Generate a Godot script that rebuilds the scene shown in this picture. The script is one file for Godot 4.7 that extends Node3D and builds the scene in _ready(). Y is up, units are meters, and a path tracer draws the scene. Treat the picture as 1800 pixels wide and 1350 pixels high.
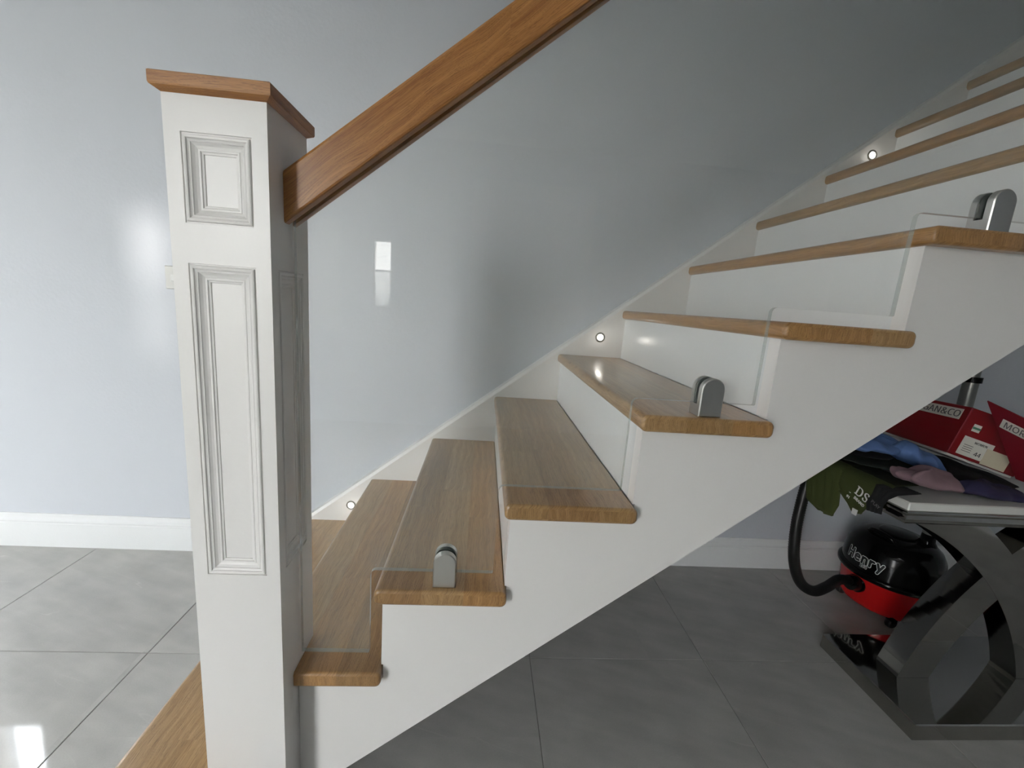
extends Node3D
# ---------------------------------------------------------------- measures (metres; back wall face at z = 0, floor at y = 0)
const RISE := 0.1923
const GOING := 0.24679
const NOSE1 := 0.09424
const TREAD_T := 0.033
const TREAD_L := 0.2635
const Z_WALL := 0.057      # face of the wall string
const Z_OUT := 1.013       # outer ends of the treads
const Z_STR := 0.988       # face of the outer string
const RISER_IN := 0.013
const RISER_T := 0.018
const PITCH := 0.7792
const NEWEL := Rect2(0.2827, 0.909, 0.1489, 0.145)   # x, z, width, depth
const NEWEL_H := 1.4145
const GLASS_Z := 0.980
const TILE := 0.5987
const N_TREADS := 12

var M := {}
var used := {}

func nose(i: int) -> float:
	return NOSE1 + GOING * (i - 1)

# ---------------------------------------------------------------- tree helpers
func numbered(called: String) -> String:
	if not used.has(called):
		used[called] = 0
		return called
	used[called] += 1
	return "%s_%03d" % [called, used[called]]

func tag(o: Node, label: String, category: String, group := "") -> void:
	o.set_meta("label", label)
	o.set_meta("category", category)
	if group != "":
		o.set_meta("group", group)

func thing(called: String, label: String, category: String, at := Vector3.ZERO, group := "") -> Node3D:
	var o := Node3D.new()
	o.name = numbered(called)
	add_child(o)
	o.position = at
	tag(o, label, category, group)
	return o

func put(called: String, mesh: Mesh, material: Material, parent: Node = null) -> MeshInstance3D:
	var o := MeshInstance3D.new()
	o.mesh = mesh
	if material != null:
		o.material_override = material
	if parent == null:
		o.name = numbered(called)
		add_child(o)
	else:
		o.name = called
		parent.add_child(o, true)
	return o

func structure(called: String, mesh: Mesh, material: Material) -> MeshInstance3D:
	var o := put(called, mesh, material)
	o.set_meta("kind", "structure")
	return o

# ---------------------------------------------------------------- mesh helpers
const FLAT := 0xFFFFFFFF

func begin() -> SurfaceTool:
	var s := SurfaceTool.new()
	s.begin(Mesh.PRIMITIVE_TRIANGLES)
	s.set_smooth_group(FLAT)
	return s

func done(s: SurfaceTool) -> ArrayMesh:
	s.generate_normals()
	return s.commit()

func tri(s: SurfaceTool, a: Vector3, b: Vector3, c: Vector3, out: Vector3, ua := Vector2.ZERO, ub := Vector2.ZERO, uc := Vector2.ZERO) -> void:
	if (a - c).cross(a - b).dot(out) < 0.0:
		var t := b
		b = c
		c = t
		var q := ub
		ub = uc
		uc = q
	s.set_uv(ua)
	s.add_vertex(a)
	s.set_uv(ub)
	s.add_vertex(b)
	s.set_uv(uc)
	s.add_vertex(c)

func quad(s: SurfaceTool, a: Vector3, b: Vector3, c: Vector3, d: Vector3, out: Vector3, ua := Vector2.ZERO, ub := Vector2.ZERO, uc := Vector2.ZERO, ud := Vector2.ZERO) -> void:
	tri(s, a, b, c, out, ua, ub, uc)
	tri(s, a, c, d, out, ua, uc, ud)

func box_uv(p: Vector3, n: Vector3) -> Vector2:
	var a := n.abs()
	if a.y >= a.x and a.y >= a.z:
		return Vector2(p.x, p.z)
	if a.x >= a.z:
		return Vector2(p.z, p.y)
	return Vector2(p.x, p.y)

# a box with chamfered edges, added to s
func add_box(s: SurfaceTool, lo: Vector3, hi: Vector3, ch := 0.0) -> void:
	var c := (lo + hi) * 0.5
	var h := (hi - lo) * 0.5
	ch = minf(ch, minf(h.x, minf(h.y, h.z)) * 0.9)
	var i := h - Vector3.ONE * ch
	for ax in 3:
		var u := (ax + 1) % 3
		var v := (ax + 2) % 3
		for sg in [-1.0, 1.0]:
			var n := Vector3.ZERO
			n[ax] = sg
			var p := []
			for k in [[-1, -1], [1, -1], [1, 1], [-1, 1]]:
				var q := Vector3.ZERO
				q[ax] = sg * h[ax]
				q[u] = k[0] * i[u]
				q[v] = k[1] * i[v]
				p.append(c + q)
			quad(s, p[0], p[1], p[2], p[3], n, box_uv(p[0], n), box_uv(p[1], n), box_uv(p[2], n), box_uv(p[3], n))
	if ch <= 0.0:
		return
	for ax in 3:
		var u := (ax + 1) % 3
		var v := (ax + 2) % 3
		for su in [-1.0, 1.0]:
			for sv in [-1.0, 1.0]:
				var n := Vector3.ZERO
				n[u] = su
				n[v] = sv
				var p := []
				for k in [[-1, 0], [1, 0], [1, 1], [-1, 1]]:
					var q := Vector3.ZERO
					q[ax] = k[0] * i[ax]
					q[u] = su * (h[u] if k[1] == 0 else i[u])
					q[v] = sv * (i[v] if k[1] == 0 else h[v])
					p.append(c + q)
				quad(s, p[0], p[1], p[2], p[3], n, box_uv(p[0], n), box_uv(p[1], n), box_uv(p[2], n), box_uv(p[3], n))
	for sx in [-1.0, 1.0]:
		for sy in [-1.0, 1.0]:
			for sz in [-1.0, 1.0]:
				var n := Vector3(sx, sy, sz)
				tri(s, c + Vector3(sx * h.x, sy * i.y, sz * i.z), c + Vector3(sx * i.x, sy * h.y, sz * i.z), c + Vector3(sx * i.x, sy * i.y, sz * h.z), n)

func box(lo: Vector3, hi: Vector3, ch := 0.0) -> ArrayMesh:
	var s := begin()
	add_box(s, lo, hi, ch)
	return done(s)

# polygon in x, y drawn out from z0 to z1; ch > 0 chamfers the rim of the z1 face
func add_prism(s: SurfaceTool, poly: PackedVector2Array, z0: float, z1: float, smooth_sides := false, ch := 0.0) -> void:
	var pts := poly
	if Geometry2D.is_polygon_clockwise(pts):
		pts = pts.duplicate()
		pts.reverse()
	var top := pts
	var zt := z1
	if ch > 0.0:
		var off := Geometry2D.offset_polygon(pts, -ch, Geometry2D.JOIN_MITER)
		if off.size() == 1 and off[0].size() == pts.size():
			var o0: PackedVector2Array = off[0]
			if Geometry2D.is_polygon_clockwise(o0):
				o0.reverse()
			var best := 0
			for k in o0.size():
				if o0[k].distance_to(pts[0]) < o0[best].distance_to(pts[0]):
					best = k
			top = PackedVector2Array()
			for k in o0.size():
				top.append(o0[(k + best) % o0.size()])
			zt = z1 - ch * signf(z1 - z0)
	var n := pts.size()
	var d := signf(z1 - z0)
	var idx := Geometry2D.triangulate_polygon(pts)
	for k in range(0, idx.size(), 3):
		var a := pts[idx[k]]
		var b := pts[idx[k + 1]]
		var c := pts[idx[k + 2]]
		tri(s, Vector3(a.x, a.y, z0), Vector3(b.x, b.y, z0), Vector3(c.x, c.y, z0), Vector3(0, 0, -d), a, b, c)
	var idt := Geometry2D.triangulate_polygon(top)
	for k in range(0, idt.size(), 3):
		var a := top[idt[k]]
		var b := top[idt[k + 1]]
		var c := top[idt[k + 2]]
		tri(s, Vector3(a.x, a.y, z1), Vector3(b.x, b.y, z1), Vector3(c.x, c.y, z1), Vector3(0, 0, d), a, b, c)
	if smooth_sides:
		s.set_smooth_group(1)
	for k in n:
		var a := pts[k]
		var b := pts[(k + 1) % n]
		var e := b - a
		var out := Vector3(e.y, -e.x, 0)
		quad(s, Vector3(a.x, a.y, z0), Vector3(b.x, b.y, z0), Vector3(b.x, b.y, zt), Vector3(a.x, a.y, zt), out, Vector2(a.x + a.y, z0), Vector2(b.x + b.y, z0), Vector2(b.x + b.y, zt), Vector2(a.x + a.y, zt))
	if zt != z1:
		for k in n:
			var a := pts[k]
			var b := pts[(k + 1) % n]
			var a2 := top[k]
			var b2 := top[(k + 1) % n]
			var e := b - a
			quad(s, Vector3(a.x, a.y, zt), Vector3(b.x, b.y, zt), Vector3(b2.x, b2.y, z1), Vector3(a2.x, a2.y, z1), Vector3(e.y, -e.x, 0).normalized() + Vector3(0, 0, d))
	s.set_smooth_group(FLAT)

func prism(poly: PackedVector2Array, z0: float, z1: float, smooth_sides := false, ch := 0.0) -> ArrayMesh:
	var s := begin()
	add_prism(s, poly, z0, z1, smooth_sides, ch)
	return done(s)

func rounded_rect(x0: float, y0: float, x1: float, y1: float, r: float, seg := 5) -> PackedVector2Array:
	var p := PackedVector2Array()
	for k in 4:
		var cx := x1 - r if k == 0 or k == 3 else x0 + r
		var cy := y1 - r if k < 2 else y0 + r
		for j in seg + 1:
			var a := (k + float(j) / seg) * PI / 2.0
			p.append(Vector2(cx + r * cos(a), cy + r * sin(a)))
	return p

# profile of [radius, height] turned about y
func add_lathe(s: SurfaceTool, prof: Array, seg := 40, smooth_all := true) -> void:
	for j in prof.size() - 1:
		var a: Vector2 = prof[j]
		var b: Vector2 = prof[j + 1]
		var e := b - a
		var nn := Vector2(e.y, -e.x)
		s.set_smooth_group(1 if smooth_all else j + 1)
		for k in seg:
			var t0 := TAU * k / seg
			var t1 := TAU * (k + 1) / seg
			var tm := (t0 + t1) * 0.5
			var out := Vector3(nn.x * cos(tm), nn.y, nn.x * sin(tm))
			var p0 := Vector3(a.x * cos(t0), a.y, a.x * sin(t0))
			var p1 := Vector3(a.x * cos(t1), a.y, a.x * sin(t1))
			var p2 := Vector3(b.x * cos(t1), b.y, b.x * sin(t1))
			var p3 := Vector3(b.x * cos(t0), b.y, b.x * sin(t0))
			if a.x > 0.00001:
				tri(s, p0, p1, p2, out)
			if b.x > 0.00001:
				tri(s, p0, p2, p3, out)
	s.set_smooth_group(FLAT)

func lathe(prof: Array, seg := 40, smooth_all := true) -> ArrayMesh:
	var s := begin()
	add_lathe(s, prof, seg, smooth_all)
	return done(s)

# a round tube along a path; radii may vary along it
func add_tube(s: SurfaceTool, path: Array, radius, seg := 14) -> void:
	var up := Vector3(0.13, 0.91, 0.39).normalized()
	var rings := []
	for i in path.size():
		var d: Vector3
		if i == 0:
			d = path[1] - path[0]
		elif i == path.size() - 1:
			d = path[i] - path[i - 1]
		else:
			d = path[i + 1] - path[i - 1]
		d = d.normalized()
		up = (up - d * up.dot(d)).normalized()
		var side := d.cross(up)
		var r: float = radius[i] if radius is Array else radius
		var ring := []
		for k in seg:
			var a := TAU * k / seg
			ring.append(path[i] + (up * cos(a) + side * sin(a)) * r)
		rings.append(ring)
	s.set_smooth_group(1)
	for i in path.size() - 1:
		for k in seg:
			var k1 := (k + 1) % seg
			var mid: Vector3 = (rings[i][k] + rings[i][k1] + rings[i + 1][k] + rings[i + 1][k1]) * 0.25
			quad(s, rings[i][k], rings[i][k1], rings[i + 1][k1], rings[i + 1][k], mid - (path[i] + path[i + 1]) * 0.5)
	s.set_smooth_group(FLAT)
	for e in [0, path.size() - 1]:
		var out: Vector3 = path[0] - path[1] if e == 0 else path[e] - path[e - 1]
		for k in seg:
			tri(s, path[e], rings[e][k], rings[e][(k + 1) % seg], out)

func tube(path: Array, radius, seg := 14) -> ArrayMesh:
	var s := begin()
	add_tube(s, path, radius, seg)
	return done(s)

func smooth_path(keys: Array, steps := 10) -> Array:
	var c := Curve3D.new()
	for i in keys.size():
		var a: Vector3 = keys[maxi(i - 1, 0)]
		var b: Vector3 = keys[mini(i + 1, keys.size() - 1)]
		var t := (b - a) / 6.0
		c.add_point(keys[i], -t, t)
	var out := []
	for i in keys.size() - 1:
		for k in steps:
			out.append(c.sample(i, float(k) / steps))
	out.append(keys[keys.size() - 1])
	return out

# a moulding swept round a rectangle with mitred corners. prof: [distance inwards, height above the face]
func frame_moulding(u0: float, v0: float, u1: float, v1: float, prof: Array, place: Callable) -> ArrayMesh:
	var s := begin()
	for j in prof.size() - 1:
		var a: Vector2 = prof[j]
		var b: Vector2 = prof[j + 1]
		var ra := [Vector2(u0 + a.x, v0 + a.x), Vector2(u1 - a.x, v0 + a.x), Vector2(u1 - a.x, v1 - a.x), Vector2(u0 + a.x, v1 - a.x)]
		var rb := [Vector2(u0 + b.x, v0 + b.x), Vector2(u1 - b.x, v0 + b.x), Vector2(u1 - b.x, v1 - b.x), Vector2(u0 + b.x, v1 - b.x)]
		for k in 4:
			var k1 := (k + 1) % 4
			var p0: Vector3 = place.call(ra[k].x, ra[k].y, a.y)
			var p1: Vector3 = place.call(ra[k1].x, ra[k1].y, a.y)
			var p2: Vector3 = place.call(rb[k1].x, rb[k1].y, b.y)
			var p3: Vector3 = place.call(rb[k].x, rb[k].y, b.y)
			var centre: Vector3 = place.call((u0 + u1) * 0.5, (v0 + v1) * 0.5, 0.0)
			var face: Vector3 = (place.call(0.0, 0.0, 1.0) - place.call(0.0, 0.0, 0.0))
			var inward: Vector3 = centre - (p0 + p1) * 0.5
			inward -= face * inward.dot(face)
			var along: Vector3 = (p1 - p0).normalized()
			inward -= along * inward.dot(along)
			inward = inward.normalized()
			var out: Vector3 = face * (b.x - a.x) - inward * (b.y - a.y)
			if out.length() < 1e-7:
				out = face
			quad(s, p0, p1, p2, p3, out)
	return done(s)

# a wall in a plane with rectangular openings. place(u, v, w): w = 0 inner face, 1 outer face
func wall_mesh(u0: float, v0: float, u1: float, v1: float, holes: Array, place: Callable) -> ArrayMesh:
	var us := [u0, u1]
	var vs := [v0, v1]
	for h in holes:
		us.append(h.position.x)
		us.append(h.end.x)
		vs.append(h.position.y)
		vs.append(h.end.y)
	us.sort()
	vs.sort()
	var s := begin()
	var filled := func(i: int, j: int) -> bool:
		if i < 0 or j < 0 or i >= us.size() - 1 or j >= vs.size() - 1:
			return false
		if us[i + 1] - us[i] < 1e-6 or vs[j + 1] - vs[j] < 1e-6:
			return false
		var m := Vector2((us[i] + us[i + 1]) * 0.5, (vs[j] + vs[j + 1]) * 0.5)
		for h in holes:
			if h.has_point(m):
				return false
		return true
	var o: Vector3 = place.call(0.0, 0.0, 0.0)
	var nw: Vector3 = place.call(0.0, 0.0, 1.0) - o
	var nu: Vector3 = place.call(1.0, 0.0, 0.0) - o
	var nv: Vector3 = place.call(0.0, 1.0, 0.0) - o
	for i in us.size() - 1:
		for j in vs.size() - 1:
			if not filled.call(i, j):
				continue
			var a: float = us[i]
			var b: float = us[i + 1]
			var c: float = vs[j]
			var d: float = vs[j + 1]
			quad(s, place.call(a, c, 0), place.call(b, c, 0), place.call(b, d, 0), place.call(a, d, 0), -nw)
			quad(s, place.call(a, c, 1), place.call(b, c, 1), place.call(b, d, 1), place.call(a, d, 1), nw)
			if not filled.call(i - 1, j):
				quad(s, place.call(a, c, 0), place.call(a, d, 0), place.call(a, d, 1), place.call(a, c, 1), -nu)
			if not filled.call(i + 1, j):
				quad(s, place.call(b, c, 0), place.call(b, d, 0), place.call(b, d, 1), place.call(b, c, 1), nu)
			if not filled.call(i, j - 1):
				quad(s, place.call(a, c, 0), place.call(b, c, 0), place.call(b, c, 1), place.call(a, c, 1), -nv)
			if not filled.call(i, j + 1):
				quad(s, place.call(a, d, 0), place.call(b, d, 0), place.call(b, d, 1), place.call(a, d, 1), nv)
	return done(s)

# ---------------------------------------------------------------- textures and materials
func noise_of(seed_: int, freq: float, oct := 3) -> FastNoiseLite:
	var n := FastNoiseLite.new()
	n.noise_type = FastNoiseLite.TYPE_SIMPLEX_SMOOTH
	n.seed = seed_
	n.frequency = freq
	n.fractal_octaves = oct
	return n

func to_texture(im: Image) -> ImageTexture:
	im.generate_mipmaps()
	return ImageTexture.create_from_image(im)

# oak: u runs along the grain (1 m), v across it (0.25 m)
func oak_texture(seed_: int, light: Color, dark: Color) -> ImageTexture:
	var w := 768
	var h := 384
	var im := Image.create(w, h, false, Image.FORMAT_RGB8)
	var warp := noise_of(seed_, 0.006, 2)
	var band := noise_of(seed_ + 1, 0.03, 3)
	var fine := noise_of(seed_ + 2, 0.16, 2)
	var pore := noise_of(seed_ + 3, 0.22, 1)
	for y in h:
		for x in w:
			var wv := y + 15.0 * warp.get_noise_2d(x, y * 0.9)
			var b := band.get_noise_2d(x * 0.035, wv) * 0.9
			var f := fine.get_noise_2d(x * 0.06, wv * 1.6)
			var p := pore.get_noise_2d(x * 0.12 + 300.0, wv * 2.6)
			var t := clampf(0.42 + b * 0.55 + f * 0.35, 0.0, 1.0)
			var c := light.lerp(dark, t)
			if p > 0.42:
				c = c.lerp(dark.darkened(0.3), minf((p - 0.42) * 2.2, 0.5))
			im.set_pixel(x, y, c)
	return to_texture(im)

func tile_texture() -> ImageTexture:
	var n := 768
	var im := Image.create(n, n, false, Image.FORMAT_RGB8)
	var cloud := noise_of(11, 0.008, 4)
	var streak := noise_of(12, 0.012, 3)
	var vein := noise_of(13, 0.0055, 3)
	var mask := noise_of(14, 0.01, 2)
	var speck := noise_of(15, 0.35, 1)
	for y in n:
		for x in n:
			var u := x * 0.94 + y * 0.34
			var v := -x * 0.34 + y * 0.94
			var g := 0.73 + 0.03 * cloud.get_noise_2d(x, y) + 0.035 * streak.get_noise_2d(u * 0.35, v * 1.5) + 0.012 * speck.get_noise_2d(x, y)
			var k := absf(vein.get_noise_2d(u * 0.22, v * 2.4))
			var mk := clampf(mask.get_noise_2d(u * 0.5, v) * 2.2 - 0.35, 0.0, 1.0)
			if k < 0.022:
				g += 0.05 * mk * (1.0 - k / 0.022)
			im.set_pixel(x, y, Color(g, g * 0.992, g * 0.968))
	return to_texture(im)

func bump_texture(seed_: int, freq: float, strength: float, oct := 3) -> ImageTexture:
	var n := noise_of(seed_, freq, oct)
	var im := n.get_seamless_image(256, 256)
	im.convert(Image.FORMAT_RGBA8)
	im.bump_map_to_normal_map(strength)
	return to_texture(im)

func mat(called: String, c: Color, rough := 0.5, metal := 0.0) -> StandardMaterial3D:
	var m := StandardMaterial3D.new()
	m.resource_name = called
	m.albedo_color = c
	m.roughness = rough
	m.metallic = metal
	M[called] = m
	return m

func relief(m: StandardMaterial3D, t: Texture2D, scale: float, depth: float) -> void:
	m.normal_enabled = true
	m.normal_texture = t
	m.normal_scale = depth
	m.uv1_triplanar = true
	m.uv1_world_triplanar = true
	m.uv1_scale = Vector3.ONE * scale

func make_materials() -> void:
	var roller := bump_texture(3, 0.09, 1.2)
	var weave := bump_texture(5, 0.25, 2.0)
	relief(mat("wall_paint", Color8(207, 211, 217), 0.42), roller, 2.5, 0.2)
	relief(mat("ceiling_paint", Color8(236, 236, 234), 0.85), roller, 2.5, 0.3)
	relief(mat("white_paint", Color8(234, 232, 229), 0.33), roller, 3.5, 0.08)
	relief(mat("riser_paint", Color8(236, 238, 238), 0.24), roller, 3.5, 0.12)
	mat("grout", Color8(138, 136, 131), 0.9)
	var t := mat("tile", Color(1, 1, 1), 0.06)
	t.albedo_texture = tile_texture()
	var oak := oak_texture(21, Color8(183, 149, 104), Color8(143, 109, 68))
	var k := 0
	for tint in [Color(1, 1, 1), Color(0.9, 0.87, 0.83), Color(1.0, 0.95, 0.88), Color(0.94, 0.93, 0.9)]:
		var o := mat("oak_%d" % k, tint, 0.3)
		o.albedo_texture = oak
		o.clearcoat_enabled = true
		o.clearcoat = 0.5
		o.clearcoat_roughness = 0.12
		k += 1
	var rail := mat("oak_rail", Color(0.9, 0.84, 0.7), 0.34)
	rail.albedo_texture = oak_texture(57, Color8(200, 152, 100), Color8(150, 100, 58))
	var g := mat("glass", Color(0.80, 0.88, 0.84, 0.045), 0.0)
	g.transparency = BaseMaterial3D.TRANSPARENCY_ALPHA
	var ge := mat("glass_edge", Color(0.62, 0.68, 0.65, 0.45), 0.05)
	ge.transparency = BaseMaterial3D.TRANSPARENCY_ALPHA
	var wp := mat("window_glass", Color(0.95, 0.97, 0.97, 0.03), 0.0)
	wp.transparency = BaseMaterial3D.TRANSPARENCY_ALPHA
	var fg := mat("frosted_glass", Color(0.9, 0.92, 0.92, 0.66), 0.0)
	fg.transparency = BaseMaterial3D.TRANSPARENCY_ALPHA
	var mg := mat("misted_glass", Color(0.9, 0.92, 0.92, 0.46), 0.0)
	mg.transparency = BaseMaterial3D.TRANSPARENCY_ALPHA
	var blind := mat("blind_cloth", Color(0.9, 0.9, 0.88), 0.9)
	blind.backlight_enabled = true
	blind.backlight = Color(0.5, 0.5, 0.5)
	mat("steel", Color8(208, 207, 202), 0.36, 1.0)
	mat("bezel", Color8(126, 123, 116), 0.45, 1.0)
	mat("chrome", Color8(172, 171, 166), 0.06, 1.0)
	mat("wand_steel", Color8(150, 150, 146), 0.34, 1.0)
	mat("plate_white", Color8(238, 238, 235), 0.25)
	mat("rubber", Color8(18, 18, 19), 0.5)
	mat("black_plastic", Color8(10, 10, 11), 0.14).metallic_specular = 0.3
	mat("hose_plastic", Color8(16, 16, 17), 0.36)
	mat("red_plastic", Color8(186, 20, 22), 0.22)
	mat("print_white", Color8(226, 226, 224), 0.6)
	mat("print_grey", Color8(96, 94, 96), 0.7)
	mat("print_black", Color8(10, 10, 11), 0.3)
	mat("table_white", Color8(222, 222, 216), 0.16)
	mat("red_card", Color8(128, 6, 16), 0.42)
	mat("red_lid", Color8(132, 28, 42), 0.45)
	mat("white_card", Color8(205, 205, 200), 0.7)
	mat("sticker", Color8(224, 222, 212), 0.45)
	mat("sticker_cream", Color8(214, 204, 178), 0.5)
	mat("sticker_green", Color8(80, 140, 110), 0.5)
	for c in [["olive_cotton", Color8(62, 70, 30)], ["dark_cotton", Color8(24, 25, 27)], ["black_cloth", Color8(12, 12, 14)], ["blue_fleece", Color8(88, 116, 166)], ["pink_knit", Color8(132, 106, 112)], ["purple_knit", Color8(44, 40, 70)], ["green_cloth", Color8(32, 42, 34)]]:
		var m := mat(c[0], c[1], 0.9)
		relief(m, weave, 9.0, 0.7)
	var lamp := mat("lamp_glow", Color(1, 1, 1), 0.4)
	lamp.emission_enabled = true
	lamp.emission = Color(1.0, 0.98, 0.94)
	lamp.emission_energy_multiplier = 10.0

# ---------------------------------------------------------------- the setting
func build_room() -> void:
	var back_hole := Rect2(-1.44, 0.93, 0.285, 1.1)
	structure("wall_back", wall_mesh(-2.75, 0, 4.05, 5.1, [back_hole], func(u, v, w): return Vector3(u, v, -0.15 * w)), M.wall_paint)
	var left_hole := Rect2(0.42, 0.05, 0.42, 2.0)
	structure("wall_left", wall_mesh(0, 0, 4.0, 2.42, [left_hole], func(u, v, w): return Vector3(-2.6 - 0.15 * w, v, u)), M.wall_paint)
	structure("wall_right", wall_mesh(0, 0, 4.0, 5.1, [], func(u, v, w): return Vector3(3.9 + 0.15 * w, v, u)), M.wall_paint)
	var key := Rect2(-1.64, 0.06, 0.81, 2.2)
	var shaded := Rect2(-0.715, 0.79, 0.255, 0.95)
	var narrow := Rect2(-0.2, 1.03, 0.16, 0.57)
	var way := Rect2(0.74, 0.0, 0.8, 2.02)
	structure("wall_front", wall_mesh(-2.75, 0, 4.05, 2.42, [key, shaded, narrow, way], func(u, v, w): return Vector3(u, v, 4.0 + 0.15 * w)), M.wall_paint)
	# the ceiling leaves the stairwell open; the well has walls and a roof of its own
	structure("ceiling", wall_mesh(-2.75, 0, 4.05, 4.15, [Rect2(0.7, 0.0, 2.385, 1.12)], func(u, v, w): return Vector3(u, 2.42 + 0.08 * w, v)), M.ceiling_paint)
	structure("wall_stairwell_front", box(Vector3(0.55, 2.5, 1.12), Vector3(3.9, 5.1, 1.24)), M.wall_paint)
	structure("wall_stairwell_left", box(Vector3(0.55, 2.5, 0.0), Vector3(0.7, 5.1, 1.12)), M.wall_paint)
	structure("ceiling_stairwell", box(Vector3(0.55, 5.1, -0.15), Vector3(4.05, 5.25, 1.24)), M.ceiling_paint)
	# windows: frame, pane
	var plain_back := func(u, v, w): return Vector3(u, v, -w)
	var plain_front := func(u, v, w): return Vector3(u, v, 4.0 + w)
	var plain_left := func(u, v, w): return Vector3(-2.6 - w, v, u)
	add_window("window_1", key, plain_front, 0.045, 1)
	add_window("window_2", narrow, plain_front, 0.015, 1)
	add_window("window_3", left_hole, plain_left, 0.05, 2)
	add_window("window_4", back_hole, plain_back, 0.012, 1)
	var w2 := get_node("window_2")
	for c in w2.get_children():
		if c.name.begins_with("pane"):
			c.mesh = box(Vector3(-0.185, 1.045, 4.078), Vector3(-0.055, 1.335, 4.082))
			c.material_override = M.frosted_glass
	put("frame_bar", box(Vector3(-0.185, 1.335, 4.05), Vector3(-0.055, 1.35, 4.11), 0.004), M.white_paint, w2)
	put("pane", box(Vector3(-0.185, 1.35, 4.078), Vector3(-0.055, 1.585, 4.082)), M.misted_glass, w2)
	var w5 := add_window("window_5", shaded, plain_front, 0.02, 1)
	put("roller_blind", box(Vector3(-0.7145, 0.791, 4.012), Vector3(-0.4605, 1.7395, 4.016)), M.blind_cloth, w5)
	# a white door with its casing in the wall behind the camera
	var d := Node3D.new()
	d.name = "door_1"
	add_child(d)
	d.set_meta("kind", "structure")
	put("leaf", box(Vector3(0.742, 0.002, 4.03), Vector3(1.538, 2.018, 4.07), 0.003), M.white_paint, d)
	var s := begin()
	add_box(s, Vector3(0.62, 0, 3.975), Vector3(0.755, 2.14, 4.0), 0.006)
	add_box(s, Vector3(1.525, 0, 3.975), Vector3(1.66, 2.14, 4.0), 0.006)
	add_box(s, Vector3(0.755, 2.005, 3.975), Vector3(1.525, 2.14, 4.0), 0.006)
	put("casing", done(s), M.white_paint, d)
	var hm := SphereMesh.new()
	hm.radius = 0.028
	hm.height = 0.05
	var knob := put("door_knob", hm, M.steel, d)
	knob.position = Vector3(1.46, 1.0, 4.005)
	# baseboards: moulded top
	var prof := [Vector2(0, 0), Vector2(0.0165, 0), Vector2(0.0165, 0.104), Vector2(0.0145, 0.107), Vector2(0.0145, 0.112), Vector2(0.0165, 0.1145), Vector2(0.0155, 0.121), Vector2(0.011, 0.127), Vector2(0.0085, 0.133), Vector2(0.0075, 0.141), Vector2(0.005, 0.1447), Vector2(0, 0.1447)]
	structure("baseboard_back", run_profile(prof, -2.6, 0.075, func(a, b, t): return Vector3(t, b, a)), M.riser_paint)
	structure("baseboard_understairs", run_profile(prof, 0.75, 3.9, func(a, b, t): return Vector3(t, b, a)), M.riser_paint)
	structure("baseboard_left", run_profile(prof, 0.017, 3.98, func(a, b, t): return Vector3(-2.6 + a, b, t)), M.riser_paint)
	structure("baseboard_right", run_profile(prof, 0.017, 3.98, func(a, b, t): return Vector3(3.9 - a, b, t)), M.riser_paint)

func run_profile(prof: Array, t0: float, t1: float, place: Callable) -> ArrayMesh:
	var s := begin()
	var mid := Vector2.ZERO
	for p in prof:
		mid += p
	mid /= prof.size()
	var c: Vector3 = place.call(mid.x, mid.y, (t0 + t1) * 0.5)
	for j in prof.size():
		var a: Vector2 = prof[j]
		var b: Vector2 = prof[(j + 1) % prof.size()]
		var e := b - a
		var pa: Vector3 = place.call(a.x, a.y, t0)
		var pb: Vector3 = place.call(b.x, b.y, t0)
		var o: Vector3 = place.call(a.x + e.y, a.y - e.x, t0) - pa
		quad(s, pa, pb, place.call(b.x, b.y, t1), place.call(a.x, a.y, t1), o)
	var poly := PackedVector2Array(prof)
	var idx := Geometry2D.triangulate_polygon(poly)
	for k in range(0, idx.size(), 3):
		for e in [t0, t1]:
			var p0: Vector3 = place.call(poly[idx[k]].x, poly[idx[k]].y, e)
			tri(s, p0, place.call(poly[idx[k + 1]].x, poly[idx[k + 1]].y, e), place.call(poly[idx[k + 2]].x, poly[idx[k + 2]].y, e), p0 - Vector3(c.x if absf(p0.x - c.x) > absf(p0.z - c.z) else p0.x, p0.y, c.z if absf(p0.x - c.x) <= absf(p0.z - c.z) else p0.z))
	return done(s)

func add_window(called: String, r: Rect2, place: Callable, fw: float, panes: int) -> Node3D:
	var n := Node3D.new()
	n.name = called
	add_child(n)
	n.set_meta("kind", "structure")
	var bars := [Rect2(r.position.x, r.position.y, fw, r.size.y), Rect2(r.end.x - fw, r.position.y, fw, r.size.y), Rect2(r.position.x + fw, r.position.y, r.size.x - 2 * fw, fw), Rect2(r.position.x + fw, r.end.y - fw, r.size.x - 2 * fw, fw)]
	for k in range(1, panes):
		var x := r.position.x + r.size.x * k / panes
		bars.append(Rect2(x - fw * 0.5, r.position.y + fw, fw, r.size.y - 2 * fw))
	for b in bars:
		var p: Vector3 = place.call(b.position.x, b.position.y, 0.05)
		var q: Vector3 = place.call(b.end.x, b.end.y, 0.11)
		put("frame_bar", box(p.min(q), p.max(q), 0.004), M.white_paint, n)
	for k in panes:
		var x0 := r.position.x + (r.size.x * k / panes) + (fw if k == 0 else fw * 0.5)
		var x1 := r.position.x + (r.size.x * (k + 1) / panes) - (fw if k == panes - 1 else fw * 0.5)
		var p: Vector3 = place.call(x0, r.position.y + fw, 0.078)
		var q: Vector3 = place.call(x1, r.end.y - fw, 0.082)
		put("pane", box(p.min(q), p.max(q)), M.window_glass, n)
	return n

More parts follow.
